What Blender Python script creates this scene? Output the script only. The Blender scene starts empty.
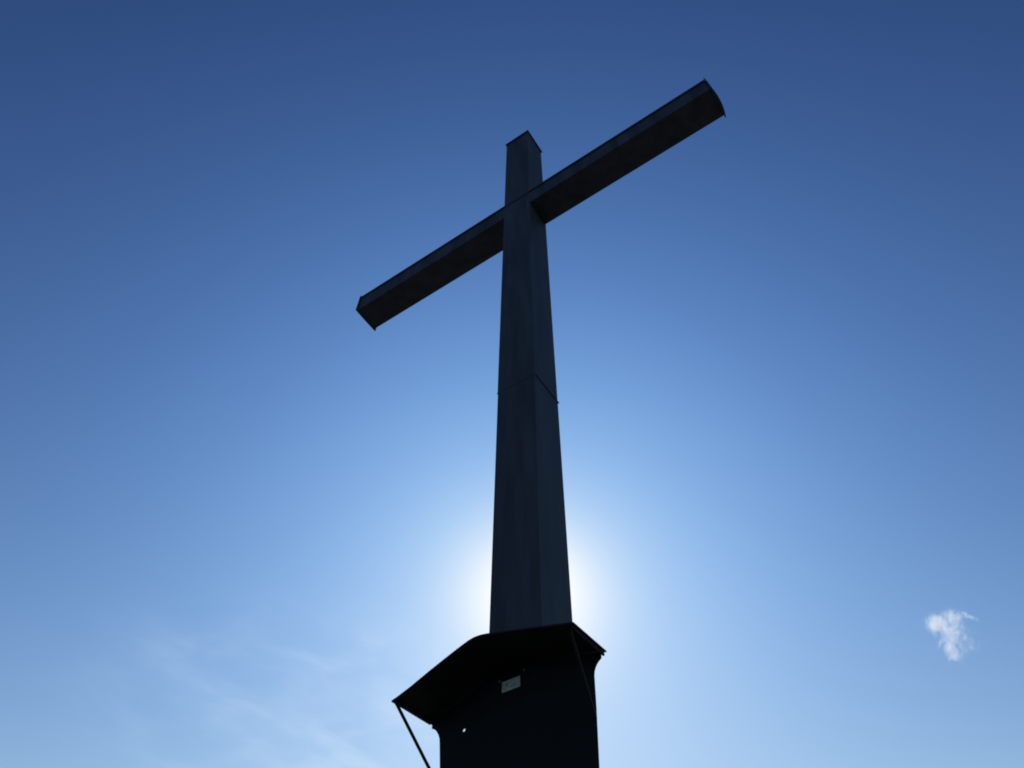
import bpy, bmesh, math, random
from mathutils import Vector, Matrix
from math import sin, cos, radians

random.seed(7)
S = bpy.context.scene
COL = S.collection

# ------------------------------------------------------------------ camera
EYE = 1.6
PITCH, ROLL, F_PX = 0.94429, 0.0119057, 777.6354
fwd = Vector((0, cos(PITCH), sin(PITCH)))
r0 = Vector((1, 0, 0)); u0 = r0.cross(fwd)
rt = r0 * cos(ROLL) + u0 * sin(ROLL)
up = u0 * cos(ROLL) - r0 * sin(ROLL)
cd = bpy.data.cameras.new('camera')
cam = bpy.data.objects.new('camera', cd); COL.objects.link(cam)
cam.matrix_world = Matrix(((rt.x, up.x, -fwd.x, 0), (rt.y, up.y, -fwd.y, 0), (rt.z, up.z, -fwd.z, EYE), (0, 0, 0, 1)))
cd.sensor_width = 36; cd.lens = F_PX * 36 / 1024
cd.clip_start = 0.05; cd.clip_end = 20000
S.camera = cam

# ------------------------------------------------------------------ sky, sun, exposure
SUN_EL, SUN_AZ = radians(38.72), radians(1.96)          # azimuth clockwise from +Y
sun_dir = Vector((cos(SUN_EL) * sin(SUN_AZ), cos(SUN_EL) * cos(SUN_AZ), sin(SUN_EL)))
S.view_settings.view_transform = 'Standard'
S.view_settings.look = 'None'
S.view_settings.exposure = 0.0
S.view_settings.gamma = 1.0
S.view_settings.use_curve_mapping = False
try:
    S.cycles.volume_bounces = 6
    S.cycles.max_bounces = 12
    S.cycles.filter_width = 1.9
    S.cycles.use_denoising = True
    S.cycles.volume_step_rate = 0.6
except Exception:
    pass

W = bpy.data.worlds.new('World'); S.world = W; W.use_nodes = True
wn, wl = W.node_tree.nodes, W.node_tree.links
wn.clear()


def N(tree, typ, **kw):
    n = tree.nodes.new(typ)
    for k, v in kw.items():
        setattr(n, k, v)
    return n


wt = W.node_tree
out = N(wt, 'ShaderNodeOutputWorld')
bg = N(wt, 'ShaderNodeBackground'); bg.inputs['Strength'].default_value = 0.1
sky = N(wt, 'ShaderNodeTexSky', sky_type='NISHITA', sun_disc=False, sun_elevation=SUN_EL, sun_rotation=SUN_AZ)
sky.altitude = 1800; sky.air_density = 1.5; sky.dust_density = 0.3; sky.ozone_density = 6.0
geo = N(wt, 'ShaderNodeTexCoord')


def wm(op, *ins):
    n = N(wt, 'ShaderNodeMath', operation=op)
    for i, v in enumerate(ins):
        if isinstance(v, (int, float)): n.inputs[i].default_value = v
        else: wl.new(v, n.inputs[i])
    return n.outputs[0]


def wv(op, *ins, out=0):
    n = N(wt, 'ShaderNodeVectorMath', operation=op)
    for i, v in enumerate(ins):
        if isinstance(v, tuple): n.inputs[i].default_value = v
        else: wl.new(v, n.inputs[i])
    return n.outputs[out]


# angle from the sun -> hazy aureole round it
nrm = wv('NORMALIZE', geo.outputs['Generated'])
ang = wm('ARCCOSINE', wm('MINIMUM', wv('DOT_PRODUCT', nrm, tuple(sun_dir), out='Value'), 0.999999))
near = wm('POWER', math.e, wm('MULTIPLY', ang, -1 / 0.03))
wide = wm('POWER', math.e, wm('MULTIPLY', ang, -1 / 0.20))
disc = wm('MULTIPLY', wm('LESS_THAN', ang, radians(0.27)), 12.0)
# thin cirrus: a layer overhead, addressed by where the line of sight meets it
sp = N(wt, 'ShaderNodeSeparateXYZ'); wl.new(nrm, sp.inputs[0])
zc = wm('MAXIMUM', sp.outputs[2], 0.05)
qx, qy = wm('DIVIDE', sp.outputs[0], zc), wm('DIVIDE', sp.outputs[1], zc)
cq = N(wt, 'ShaderNodeCombineXYZ'); wl.new(qx, cq.inputs[0]); wl.new(qy, cq.inputs[1])
CA, CB = (-0.735, 1.366), (-0.405, 1.785)
cl = math.hypot(CB[0] - CA[0], CB[1] - CA[1]); tx, ty = (CB[0] - CA[0]) / cl, (CB[1] - CA[1]) / cl
al = wm('ADD', wm('MULTIPLY', wm('SUBTRACT', qx, CA[0]), tx), wm('MULTIPLY', wm('SUBTRACT', qy, CA[1]), ty))
ac = wm('ADD', wm('MULTIPLY', wm('SUBTRACT', qx, CA[0]), -ty), wm('MULTIPLY', wm('SUBTRACT', qy, CA[1]), tx))
cs = N(wt, 'ShaderNodeCombineXYZ'); wl.new(wm('MULTIPLY', al, 1.6), cs.inputs[0]); wl.new(wm('MULTIPLY', ac, 8.0), cs.inputs[1])
nz = N(wt, 'ShaderNodeTexNoise'); nz.inputs['Scale'].default_value = 1.7; nz.inputs['Detail'].default_value = 8; nz.inputs['Roughness'].default_value = 0.6; nz.inputs['Distortion'].default_value = 0.3
wl.new(cs.outputs[0], nz.inputs['Vector'])
n2w = N(wt, 'ShaderNodeTexNoise'); n2w.inputs['Scale'].default_value = 6.0; n2w.inputs['Detail'].default_value = 4; n2w.inputs['Distortion'].default_value = 0.4
wl.new(cq.outputs[0], n2w.inputs['Vector'])
acn = wm('ADD', ac, wm('MULTIPLY', wm('SUBTRACT', nz.outputs['Fac'], 0.5), 0.10))


def ramp(v, a, b_):
    n = N(wt, 'ShaderNodeMapRange', interpolation_type='SMOOTHSTEP')
    n.inputs['From Min'].default_value = a; n.inputs['From Max'].default_value = b_
    wl.new(v, n.inputs['Value']); return n.outputs[0]


fib = ramp(nz.outputs['Fac'], 0.30, 0.72)
band = wm('MULTIPLY', wm('MULTIPLY', ramp(acn, -0.02, 0.02), ramp(acn, 0.26, 0.015)), wm('MULTIPLY', ramp(al, -0.10, 0.30), ramp(al, 1.6, 0.7)))
band = wm('MULTIPLY', band, wm('ADD', wm('MULTIPLY', fib, 0.8), 0.35))
reg = wm('MULTIPLY', ramp(qy, 1.15, 1.6), wm('MULTIPLY', ramp(qx, 0.1, -0.22), ramp(qx, -1.1, -0.45)))
veil = wm('MULTIPLY', reg, wm('MULTIPLY', ramp(n2w.outputs['Fac'], 0.35, 0.75), wm('ADD', wm('MULTIPLY', fib, 0.5), 0.5)))
cir = wm('ADD', wm('MULTIPLY', band, 0.06), wm('MULTIPLY', veil, 0.16))
# each colour of the sky: clear-sky radiance with the camera's contrast, aureole, cirrus
sr = N(wt, 'ShaderNodeSeparateColor'); wl.new(sky.outputs[0], sr.inputs[0])
cc = N(wt, 'ShaderNodeCombineColor')
for i, (a_, g_, k1, k2, kc, cap) in enumerate(((25.948, 2.7, 8.218, 0.319, 1.0, 0.60), (7.048, 2.5, 7.73, 0.907, 1.25, 1.15), (2.445, 2.2, 3.0, 2.526, 2.0, 2.3))):
    v = wm('MULTIPLY', wm('POWER', wm('MULTIPLY', sr.outputs[i], 0.1), g_), a_)
    v = wm('MINIMUM', v, cap)
    v = wm('ADD', v, wm('MULTIPLY', near, k1)); v = wm('ADD', v, wm('MULTIPLY', wide, k2))
    v = wm('ADD', v, wm('MULTIPLY', cir, kc))
    v = wm('MULTIPLY', wm('SUBTRACT', 1.0, wm('POWER', math.e, wm('MULTIPLY', v, -1.0))), 1.06)    # highlight shoulder
    v = wm('ADD', v, disc)
    wl.new(wm('MULTIPLY', v, 10.0), cc.inputs[i])
wl.new(cc.outputs[0], bg.inputs['Color'])
wl.new(bg.outputs[0], out.inputs['Surface'])

sl = bpy.data.lights.new('sun', 'SUN'); sl.energy = 3.2; sl.angle = radians(0.5); sl.color = (1.0, 0.95, 0.87)
so = bpy.data.objects.new('sun', sl); COL.objects.link(so)
so.rotation_euler = sun_dir.to_track_quat('Z', 'Y').to_euler(); so.location = sun_dir * 200


# ------------------------------------------------------------------ materials
def metal(name, base, rough=0.55, metallic=0.0, var=0.35, scale=3.0, streak=True, bump=0.02, spec=0.5):
    m = bpy.data.materials.new(name); m.use_nodes = True
    t = m.node_tree; b = t.nodes['Principled BSDF']
    tc = N(t, 'ShaderNodeTexCoord')
    mp = N(t, 'ShaderNodeMapping'); mp.inputs['Scale'].default_value = (scale * 3, scale * 3, scale * (0.35 if streak else 3))
    t.links.new(tc.outputs['Object'], mp.inputs[0])
    n1 = N(t, 'ShaderNodeTexNoise'); n1.inputs['Scale'].default_value = 1.0; n1.inputs['Detail'].default_value = 6; n1.inputs['Roughness'].default_value = 0.6
    t.links.new(mp.outputs[0], n1.inputs['Vector'])
    n2 = N(t, 'ShaderNodeTexNoise'); n2.inputs['Scale'].default_value = 60; n2.inputs['Detail'].default_value = 3
    t.links.new(tc.outputs['Object'], n2.inputs['Vector'])
    r = N(t, 'ShaderNodeValToRGB')
    r.color_ramp.elements[0].position = 0.3; r.color_ramp.elements[1].position = 0.72
    r.color_ramp.elements[0].color = tuple(c * (1 - var) for c in base) + (1,)
    r.color_ramp.elements[1].color = tuple(c * (1 + var) for c in base) + (1,)
    t.links.new(n1.outputs['Fac'], r.inputs[0])
    t.links.new(r.outputs[0], b.inputs['Base Color'])
    rr = N(t, 'ShaderNodeMapRange'); rr.inputs['To Min'].default_value = rough - 0.12; rr.inputs['To Max'].default_value = rough + 0.12
    t.links.new(n1.outputs['Fac'], rr.inputs['Value']); t.links.new(rr.outputs[0], b.inputs['Roughness'])
    b.inputs['Metallic'].default_value = metallic
    b.inputs['Specular IOR Level'].default_value = spec
    bp = N(t, 'ShaderNodeBump'); bp.inputs['Strength'].default_value = 0.25; bp.inputs['Distance'].default_value = bump
    ad = N(t, 'ShaderNodeMath', operation='MULTIPLY_ADD'); ad.inputs[1].default_value = 0.06
    t.links.new(n2.outputs['Fac'], ad.inputs[0]); t.links.new(n1.outputs['Fac'], ad.inputs[2])
    t.links.new(ad.outputs[0], bp.inputs['Height']); t.links.new(bp.outputs[0], b.inputs['Normal'])
    return m


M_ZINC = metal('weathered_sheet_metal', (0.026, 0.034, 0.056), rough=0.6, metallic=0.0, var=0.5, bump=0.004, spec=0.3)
M_SEAM = metal('seam_sheet_metal', (0.014, 0.018, 0.023), rough=0.5, var=0.3, bump=0.002)
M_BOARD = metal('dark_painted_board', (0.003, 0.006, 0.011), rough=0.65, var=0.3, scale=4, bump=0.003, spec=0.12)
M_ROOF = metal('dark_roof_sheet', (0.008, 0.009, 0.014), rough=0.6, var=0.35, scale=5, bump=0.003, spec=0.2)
M_STEEL = metal('bracket_steel', (0.006, 0.007, 0.010), spec=0.2, rough=0.65, metallic=0.0, var=0.3, scale=8, streak=False, bump=0.001)
M_BOLT = metal('galvanised_bolt', (0.22, 0.22, 0.22), rough=0.4, metallic=0.5, var=0.2, scale=20, streak=False, bump=0.0005)
M_SIGN = metal('white_enamel', (0.34, 0.40, 0.45), rough=0.45, var=0.06, scale=12, streak=False, bump=0.0005)
M_INK = metal('dark_print', (0.15, 0.19, 0.23), rough=0.6, var=0.1, scale=12, streak=False, bump=0.0002)
M_BLUE = metal('faded_blue_print', (0.20, 0.29, 0.38), rough=0.6, var=0.15, scale=14, streak=False, bump=0.0002)


# ------------------------------------------------------------------ mesh helpers
def bm_box(bm, x0, x1, y0, y1, z0, z1):
    vs = [bm.verts.new(p) for p in ((x0, y0, z0), (x1, y0, z0), (x1, y1, z0), (x0, y1, z0),
                                    (x0, y0, z1), (x1, y0, z1), (x1, y1, z1), (x0, y1, z1))]
    for f in ((0, 3, 2, 1), (4, 5, 6, 7), (0, 1, 5, 4), (1, 2, 6, 5), (2, 3, 7, 6), (3, 0, 4, 7)):
        bm.faces.new([vs[i] for i in f])


def bm_prism(bm, pts, y0, y1, holes=()):
    """outline of (x, z) points extruded from y0 (front) to y1; holes are lists of (x, z)"""
    loops = []
    for ring in [pts] + list(holes):
        vs = [bm.verts.new((x, y0, z)) for x, z in ring]
        loops += [bm.edges.new((vs[i], vs[(i + 1) % len(vs)])) for i in range(len(vs))]
    r = bmesh.ops.triangle_fill(bm, edges=loops, use_beauty=True, use_dissolve=False, normal=(0, -1, 0))
    fs = [g for g in r['geom'] if isinstance(g, bmesh.types.BMFace)]
    e = bmesh.ops.extrude_face_region(bm, geom=fs)
    bmesh.ops.translate(bm, verts=[g for g in e['geom'] if isinstance(g, bmesh.types.BMVert)], vec=(0, y1 - y0, 0))
    bmesh.ops.recalc_face_normals(bm, faces=bm.faces)


def bm_bar(bm, a, b, w, t, hint=(0, 0, 1)):
    a, b = Vector(a), Vector(b); d = (b - a).normalized()
    sd = d.cross(Vector(hint)).normalized(); n = sd.cross(d)
    vs = []
    for p in (a, b):
        for i, j in ((-1, -1), (1, -1), (1, 1), (-1, 1)):
            vs.append(bm.verts.new(p + sd * (i * w / 2) + n * (j * t / 2)))
    for f in ((0, 1, 2, 3), (7, 6, 5, 4), (0, 4, 5, 1), (1, 5, 6, 2), (2, 6, 7, 3), (3, 7, 4, 0)):
        bm.faces.new([vs[i] for i in f])
    bmesh.ops.recalc_face_normals(bm, faces=bm.faces)


def bm_disc(bm, c, r, y0, y1, n=20):
    bm_prism(bm, [(c[0] + r * cos(2 * math.pi * k / n), c[1] + r * sin(2 * math.pi * k / n)) for k in range(n)], y0, y1)


def obj(name, bm, mat, parent=None, bevel=0.0, seg=2):
    if bevel:
        es = [e for e in bm.edges if len(e.link_faces) == 2 and e.calc_face_angle(0) > 0.6]
        bmesh.ops.bevel(bm, geom=es, offset=bevel, segments=seg, affect='EDGES', clamp_overlap=True)
    me = bpy.data.meshes.new(name); bm.to_mesh(me); bm.free()
    me.materials.append(mat)
    o = bpy.data.objects.new(name, me); COL.objects.link(o)
    if parent: o.parent = parent
    return o


def thing(name, label, cat, loc, rz=0.0):
    o = bpy.data.objects.new(name, None); COL.objects.link(o)
    o.location = loc; o.rotation_euler = (0, 0, rz); o['label'] = label; o['category'] = cat
    o.empty_display_size = 0.2
    return o


# ------------------------------------------------------------------ ground (a grassy hilltop, below the picture)
gm = bpy.data.materials.new('alpine_grass'); gm.use_nodes = True
t = gm.node_tree; b = t.nodes['Principled BSDF']
tc = N(t, 'ShaderNodeTexCoord')
n1 = N(t, 'ShaderNodeTexNoise'); n1.inputs['Scale'].default_value = 0.35; n1.inputs['Detail'].default_value = 10
t.links.new(tc.outputs['Object'], n1.inputs['Vector'])
rp = N(t, 'ShaderNodeValToRGB')
rp.color_ramp.elements[0].position = 0.35; rp.color_ramp.elements[0].color = (0.055, 0.056, 0.040, 1)
rp.color_ramp.elements[1].position = 0.7; rp.color_ramp.elements[1].color = (0.12, 0.11, 0.085, 1)
t.links.new(n1.outputs['Fac'], rp.inputs[0]); t.links.new(rp.outputs[0], b.inputs['Base Color'])
b.inputs['Roughness'].default_value = 0.95
bm = bmesh.new()
rings = [0, 2, 4, 7, 12, 20, 35, 60, 110, 200, 400, 900, 2500, 8000]
prev = None
for R in rings:
    if R == 0:
        cur = [bm.verts.new((0, 3.3, 0))]
    else:
        cur = []
        for k in range(64):
            a = 2 * math.pi * k / 64
            x, y = R * cos(a), 3.3 + R * sin(a)
            h = 0.0 if R < 7 else -0.06 * (R - 7) * (1 + 0.25 * sin(3 * a + R * 0.01)) if R < 400 else -24 - 30 * sin(5 * a + R) * (R / 8000)
            cur.append(bm.verts.new((x, y, h)))
    if prev:
        for k in range(64):
            k2 = (k + 1) % 64
            if len(prev) == 1: bm.faces.new((prev[0], cur[k], cur[k2]))
            else: bm.faces.new((prev[k], cur[k], cur[k2], prev[k2]))
    prev = cur
for f in bm.faces: f.smooth = True
g = obj('ground', bm, gm); g['kind'] = 'structure'

# ------------------------------------------------------------------ the cross
BASE = (0.11389, 3.28479, 0.0)
YAW = -0.60102
h = 0.15
cross = thing('summit_cross', 'tall dark sheet metal cross with square shaft standing against the blue sky', 'cross', BASE, YAW)
Z = lambda z: z + EYE
ZT, ZB, HB, UL, UR, ZS = Z(9.5272), Z(7.3562), 0.2767, -2.103, 2.128, Z(4.3782)
hb = h * 0.985

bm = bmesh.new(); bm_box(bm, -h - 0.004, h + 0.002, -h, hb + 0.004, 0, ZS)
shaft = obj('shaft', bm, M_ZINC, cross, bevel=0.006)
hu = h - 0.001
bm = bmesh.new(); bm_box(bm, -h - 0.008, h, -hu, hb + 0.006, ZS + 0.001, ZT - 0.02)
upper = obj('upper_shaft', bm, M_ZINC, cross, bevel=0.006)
# folded cap sheet with a drip edge
bm = bmesh.new(); o_ = 0.0155
bm_box(bm, -h - o_, h + o_, -h - o_, hb + o_, ZT - 0.019, ZT)
obj('cap_plate', bm, M_SEAM, upper, bevel=0.002)
# overlap collar where the two lengths of sheet meet
bm = bmesh.new(); c_ = 0.006
x0, x1, y0, y1 = -h - 0.0082, h + 0.0022, -h - 0.0002, hb + 0.0062
bm_box(bm, x0 - 0.003, x1 + c_, y0 - 0.0012, y0, ZS - 0.006, ZS + 0.003)
bm_box(bm, x0 - 0.003, x1 + c_, y1, y1 + c_, ZS - 0.006, ZS + 0.003)
bm_box(bm, x1, x1 + c_, y0, y1, ZS - 0.006, ZS + 0.003)
bm_box(bm, x0 - 0.003, x0, y0, y1, ZS - 0.006, ZS + 0.003)
obj('seam_collar', bm, M_ZINC, shaft)

# crossbeam, a box of folded sheet running through the shaft, its face a hair behind the shaft's
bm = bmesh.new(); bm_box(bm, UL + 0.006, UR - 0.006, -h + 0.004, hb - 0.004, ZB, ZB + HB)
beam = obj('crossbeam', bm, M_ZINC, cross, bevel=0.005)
for sgn, xe, bow in ((-1, UL, 0.003), (1, UR, 0.022)):        # sheet end caps; the right one is bulged
    ya, yb, n_ = -h - o_, hb + o_, 12
    prof = [(xe - sgn * 0.0055, ya), (xe - sgn * 0.0055, yb)]
    for k in range(n_ + 1):
        q = k / n_
        prof.append((xe + sgn * (0.004 + bow * (1 - (2 * q - 1) ** 2)), yb + (ya - yb) * q))
    bm = bmesh.new()
    lo = [bm.verts.new((x, y, ZB - o_)) for x, y in prof]; hi = [bm.verts.new((x, y, ZB + HB + o_)) for x, y in prof]
    bm.faces.new(lo); bm.faces.new(hi)
    for k in range(len(prof)):
        k2 = (k + 1) % len(prof); bm.faces.new((lo[k], lo[k2], hi[k2], hi[k]))
    bmesh.ops.recalc_face_normals(bm, faces=bm.faces)
    obj('end_plate', bm, M_SEAM, beam)
# cover strips folded over the beam's upper edges
for y0, y1 in ((-h - 0.006, -h + 0.0036), (hb - 0.0036, hb + 0.006)):
    bm = bmesh.new(); bm_box(bm, UL + 0.008, UR - 0.008, y0, y1, ZB + HB - 0.03, ZB + HB + 0.006)
    obj('cover_strip', bm, M_SEAM, beam)

# ------------------------------------------------------------------ the roofed board fixed to the shaft
board = thing('roofed_board', 'dark board under a small gabled canopy, on the foot of the tall cross shaft', 'notice board', BASE, YAW)
YF, YB = -0.160, -0.1562
ol = [(-0.365, Z(0.95)), (0.375, Z(0.95)), (0.396, Z(1.545)), (0.4065, Z(1.80)), (0.410, Z(1.942)), (0.4125, Z(1.960)), (0.418, Z(1.976)), (0.427, Z(1.991)),
      (0.438, Z(2.003)), (0.451, Z(2.012)), (0.453, Z(2.0410)), (0.37, Z(2.0635)), (0.27, Z(2.0900)), (0.162, Z(2.1205)), (0.04, Z(2.152)), (0.0, Z(2.161)), (-0.062, Z(2.158)), (-0.162, Z(2.124)), (-0.27, Z(2.083)),
      (-0.377, Z(2.0385)), (-0.457, Z(2.0125)),
      (-0.456, Z(1.981)), (-0.443, Z(1.974)), (-0.428, Z(1.960)), (-0.414, Z(1.938)), (-0.405, Z(1.915)), (-0.401, Z(1.885)), (-0.388, Z(1.77))]
hole = [(-0.2673 + 0.0075 * cos(a), Z(1.9136) + 0.0075 * sin(a)) for a in [2 * math.pi * k / 16 for k in range(16)]]
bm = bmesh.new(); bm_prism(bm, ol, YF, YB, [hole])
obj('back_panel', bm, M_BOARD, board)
# canopy: one folded sheet, slightly tilted, rounded ridge
top = [(-0.478, 1.990), (-0.448, 1.998), (-0.377, 2.0225), (-0.27, 2.067), (-0.162, 2.108), (-0.10, 2.130), (-0.062, 2.142), (-0.03, 2.1465), (0.0, 2.145), (0.04, 2.137), (0.10, 2.121),
       (0.162, 2.1045), (0.27, 2.074), (0.37, 2.046), (0.448, 2.025), (0.476, 2.016)]
VF, VB, TILT, TH = -0.43, -0.1515, 0.026, 0.007
bm = bmesh.new(); rows = []
for (yy, dz) in ((VF, 0.0), (VB, TILT)):
    rows.append([bm.verts.new((x, yy, Z(zz) + dz)) for x, zz in top])
    rows.append([bm.verts.new((x, yy, Z(zz) + dz - TH)) for x, zz in top])
n = len(top)
for k in range(n - 1):
    bm.faces.new((rows[0][k], rows[0][k + 1], rows[2][k + 1], rows[2][k]))
    bm.faces.new((rows[1][k], rows[3][k], rows[3][k + 1], rows[1][k + 1]))
    bm.faces.new((rows[0][k], rows[1][k], rows[1][k + 1], rows[0][k + 1]))
    bm.faces.new((rows[2][k], rows[2][k + 1], rows[3][k + 1], rows[3][k]))
for k in (0, n - 1):
    bm.faces.new((rows[0][k], rows[2][k], rows[3][k], rows[1][k]))
bmesh.ops.recalc_face_normals(bm, faces=bm.faces)
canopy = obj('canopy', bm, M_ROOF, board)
# folded eave lips, one under each long edge
for sgn, x, zz in ((-1, -0.452, 1.989), (1, 0.462, 2.0125)):
    bm = bmesh.new()
    a0 = (x, VF + 0.012, Z(zz) - 0.009); a1 = (x, VB - 0.002, Z(zz) + TILT - 0.010)
    bm_bar(bm, a0, a1, 0.010, 0.016)
    obj('eave_lip', bm, M_ROOF, canopy, bevel=0.002)
# flat steel struts from the canopy's front corners back to the board
for a0, a1 in (((-0.456, -0.426, Z(1.978)), (-0.412, -0.163, Z(1.735))), ((0.452, -0.418, Z(1.992)), (0.402, -0.163, Z(1.745)))):
    bm = bmesh.new(); bm_bar(bm, a0, a1, 0.012, 0.012, hint=(1, 0, 0))
    obj('strut', bm, M_STEEL, board, bevel=0.002)
# small white plate with faint print
bm = bmesh.new(); bm_box(bm, -0.0612, 0.0369, YF - 0.0035, YF - 0.0005, Z(2.023), Z(2.076))
sign = obj('sign_plate', bm, M_SIGN, board, bevel=0.0008)
sign['label'] = 'small white plate with faint print'
P0, P1 = YF - 0.0043, YF - 0.0037
bm = bmesh.new(); bm_disc(bm, (-0.0335, Z(2.054)), 0.0075, P0, P1)
bm_prism(bm, [(-0.056, Z(2.037)), (-0.041, Z(2.037)), (-0.041, Z(2.0415)), (-0.056, Z(2.0415))], P0, P1)
bm_prism(bm, [(-0.056, Z(2.053)), (-0.050, Z(2.053)), (-0.050, Z(2.061)), (-0.056, Z(2.061))], P0, P1)
obj('printed_mark', bm, M_INK, sign)
bm = bmesh.new()
bm_prism(bm, [(-0.018, Z(2.034)), (0.022, Z(2.033)), (0.024, Z(2.042)), (0.010, Z(2.050)), (-0.014, Z(2.047))], P0, P1)
obj('printed_band', bm, M_BLUE, sign)
for x, zz in ((-0.074, 2.084), (0.0603, 2.095)):
    bm = bmesh.new(); bm_disc(bm, (x, Z(zz)), 0.0065, YF - 0.007, YF - 0.0005, 6)
    obj('bolt', bm, M_BOLT, board, bevel=0.001)

# ------------------------------------------------------------------ the small cloud, a real volume of vapour far off
D0 = 500.0
def sky_point(px, py, d):
    return Vector((0, 0, EYE)) + (fwd + rt * ((px - 512) / F_PX) - up * ((py - 384) / F_PX)) * d
MP = D0 / F_PX                                            # metres per picture pixel at that distance
blobs = [((-10, 10, 0), (20, 16, 14), 0.98), ((4, 17, 1), (17, 14, 11), 0.80), ((20, 19, 1), (16, 3.8, 6), 0.80), ((5, 1, -1), (20, 21, 14), 0.72),
         ((0, -11, 0), (13, 18, 11), 0.80), ((7, -21, 0), (14, 11, 11), 0.72), ((16, -7, 1), (21, 23, 12), 0.44)]
rotz = {2: -0.62, 4: 0.55}
bm = bmesh.new(); rnd = random.Random(3)
for k, (c, r, w) in enumerate(blobs):
    a = rotz.get(k, 0)
    for i in range(60):
        d = Vector((rnd.gauss(0, 1), rnd.gauss(0, 1), rnd.gauss(0, 1))).normalized()
        x, y, z_ = d.x * r[0], d.y * r[1], d.z * r[2]
        bm.verts.new(((c[0] + x * cos(a) - y * sin(a)) * MP, (c[1] + x * sin(a) + y * cos(a)) * MP, (c[2] + z_) * MP))
h_ = bmesh.ops.convex_hull(bm, input=bm.verts)
bmesh.ops.delete(bm, geom=[v for v in bm.verts if not v.link_faces], context='VERTS')
m = bpy.data.materials.new('cloud_vapour'); m.use_nodes = True
t = m.node_tree; t.nodes.clear()
mo = N(t, 'ShaderNodeOutputMaterial'); pv = N(t, 'ShaderNodeVolumePrincipled')
pv.inputs['Color'].default_value = (0.98, 0.985, 1, 1); pv.inputs['Anisotropy'].default_value = 0.45
t.links.new(pv.outputs[0], mo.inputs['Volume'])
def tm(op, *ins):
    n = N(t, 'ShaderNodeMath', operation=op)
    for i, v in enumerate(ins):
        if isinstance(v, (int, float)): n.inputs[i].default_value = v
        else: t.links.new(v, n.inputs[i])
    return n.outputs[0]
tc = N(t, 'ShaderNodeTexCoord')
wn_ = N(t, 'ShaderNodeTexNoise'); wn_.inputs['Scale'].default_value = 0.16; wn_.inputs['Detail'].default_value = 3
t.links.new(tc.outputs['Object'], wn_.inputs['Vector'])
wo = N(t, 'ShaderNodeVectorMath', operation='MULTIPLY_ADD')
t.links.new(wn_.outputs['Color'], wo.inputs[0]); wo.inputs[1].default_value = (6, 6, 6)
off = N(t, 'ShaderNodeVectorMath', operation='ADD'); off.inputs[1].default_value = (-3, -3, -3)
t.links.new(tc.outputs['Object'], wo.inputs[2]); t.links.new(wo.outputs[0], off.inputs[0])
tot = None
for k, (c, r, w) in enumerate(blobs):
    mp = N(t, 'ShaderNodeMapping', vector_type='TEXTURE')
    mp.inputs['Location'].default_value = [q * MP for q in c]; mp.inputs['Rotation'].default_value = (0, 0, rotz.get(k, 0)); mp.inputs['Scale'].default_value = [q * MP for q in r]
    t.links.new(off.outputs[0], mp.inputs[0])
    ln = N(t, 'ShaderNodeVectorMath', operation='LENGTH'); t.links.new(mp.outputs[0], ln.inputs[0])
    mr = N(t, 'ShaderNodeMapRange', interpolation_type='SMOOTHSTEP')
    mr.inputs['From Min'].default_value = 1.0; mr.inputs['From Max'].default_value = 0.1; mr.inputs['To Min'].default_value = 0; mr.inputs['To Max'].default_value = w
    t.links.new(ln.outputs['Value'], mr.inputs['Value'])
    tot = mr.outputs[0] if tot is None else tm('MAXIMUM', tot, mr.outputs[0])
fm = N(t, 'ShaderNodeMapping'); fm.inputs['Rotation'].default_value = (0, 0, 0.6); fm.inputs['Scale'].default_value = (1.0, 0.45, 0.8)
t.links.new(tc.outputs['Object'], fm.inputs[0])
fn = N(t, 'ShaderNodeTexNoise'); fn.inputs['Scale'].default_value = 0.46; fn.inputs['Detail'].default_value = 8; fn.inputs['Roughness'].default_value = 0.74; fn.inputs['Distortion'].default_value = 0.5
t.links.new(fm.outputs[0], fn.inputs['Vector'])
ero = tm('MULTIPLY', tm('SUBTRACT', 0.61, fn.outputs['Fac']), 3.2)
den = tm('MULTIPLY', tm('MAXIMUM', tm('SUBTRACT', tot, ero), 0.0), 0.20)
t.links.new(den, pv.inputs['Density'])
cloud = obj('small_cloud', bm, m)
cloud.matrix_world = Matrix.Translation(sky_point(948, 634, D0)) @ Matrix(((rt.x, up.x, -fwd.x, 0), (rt.y, up.y, -fwd.y, 0), (rt.z, up.z, -fwd.z, 0), (0, 0, 0, 1)))
cloud['label'] = 'small ragged white cloud alone in the blue sky, right of the cross'; cloud['category'] = 'cloud'
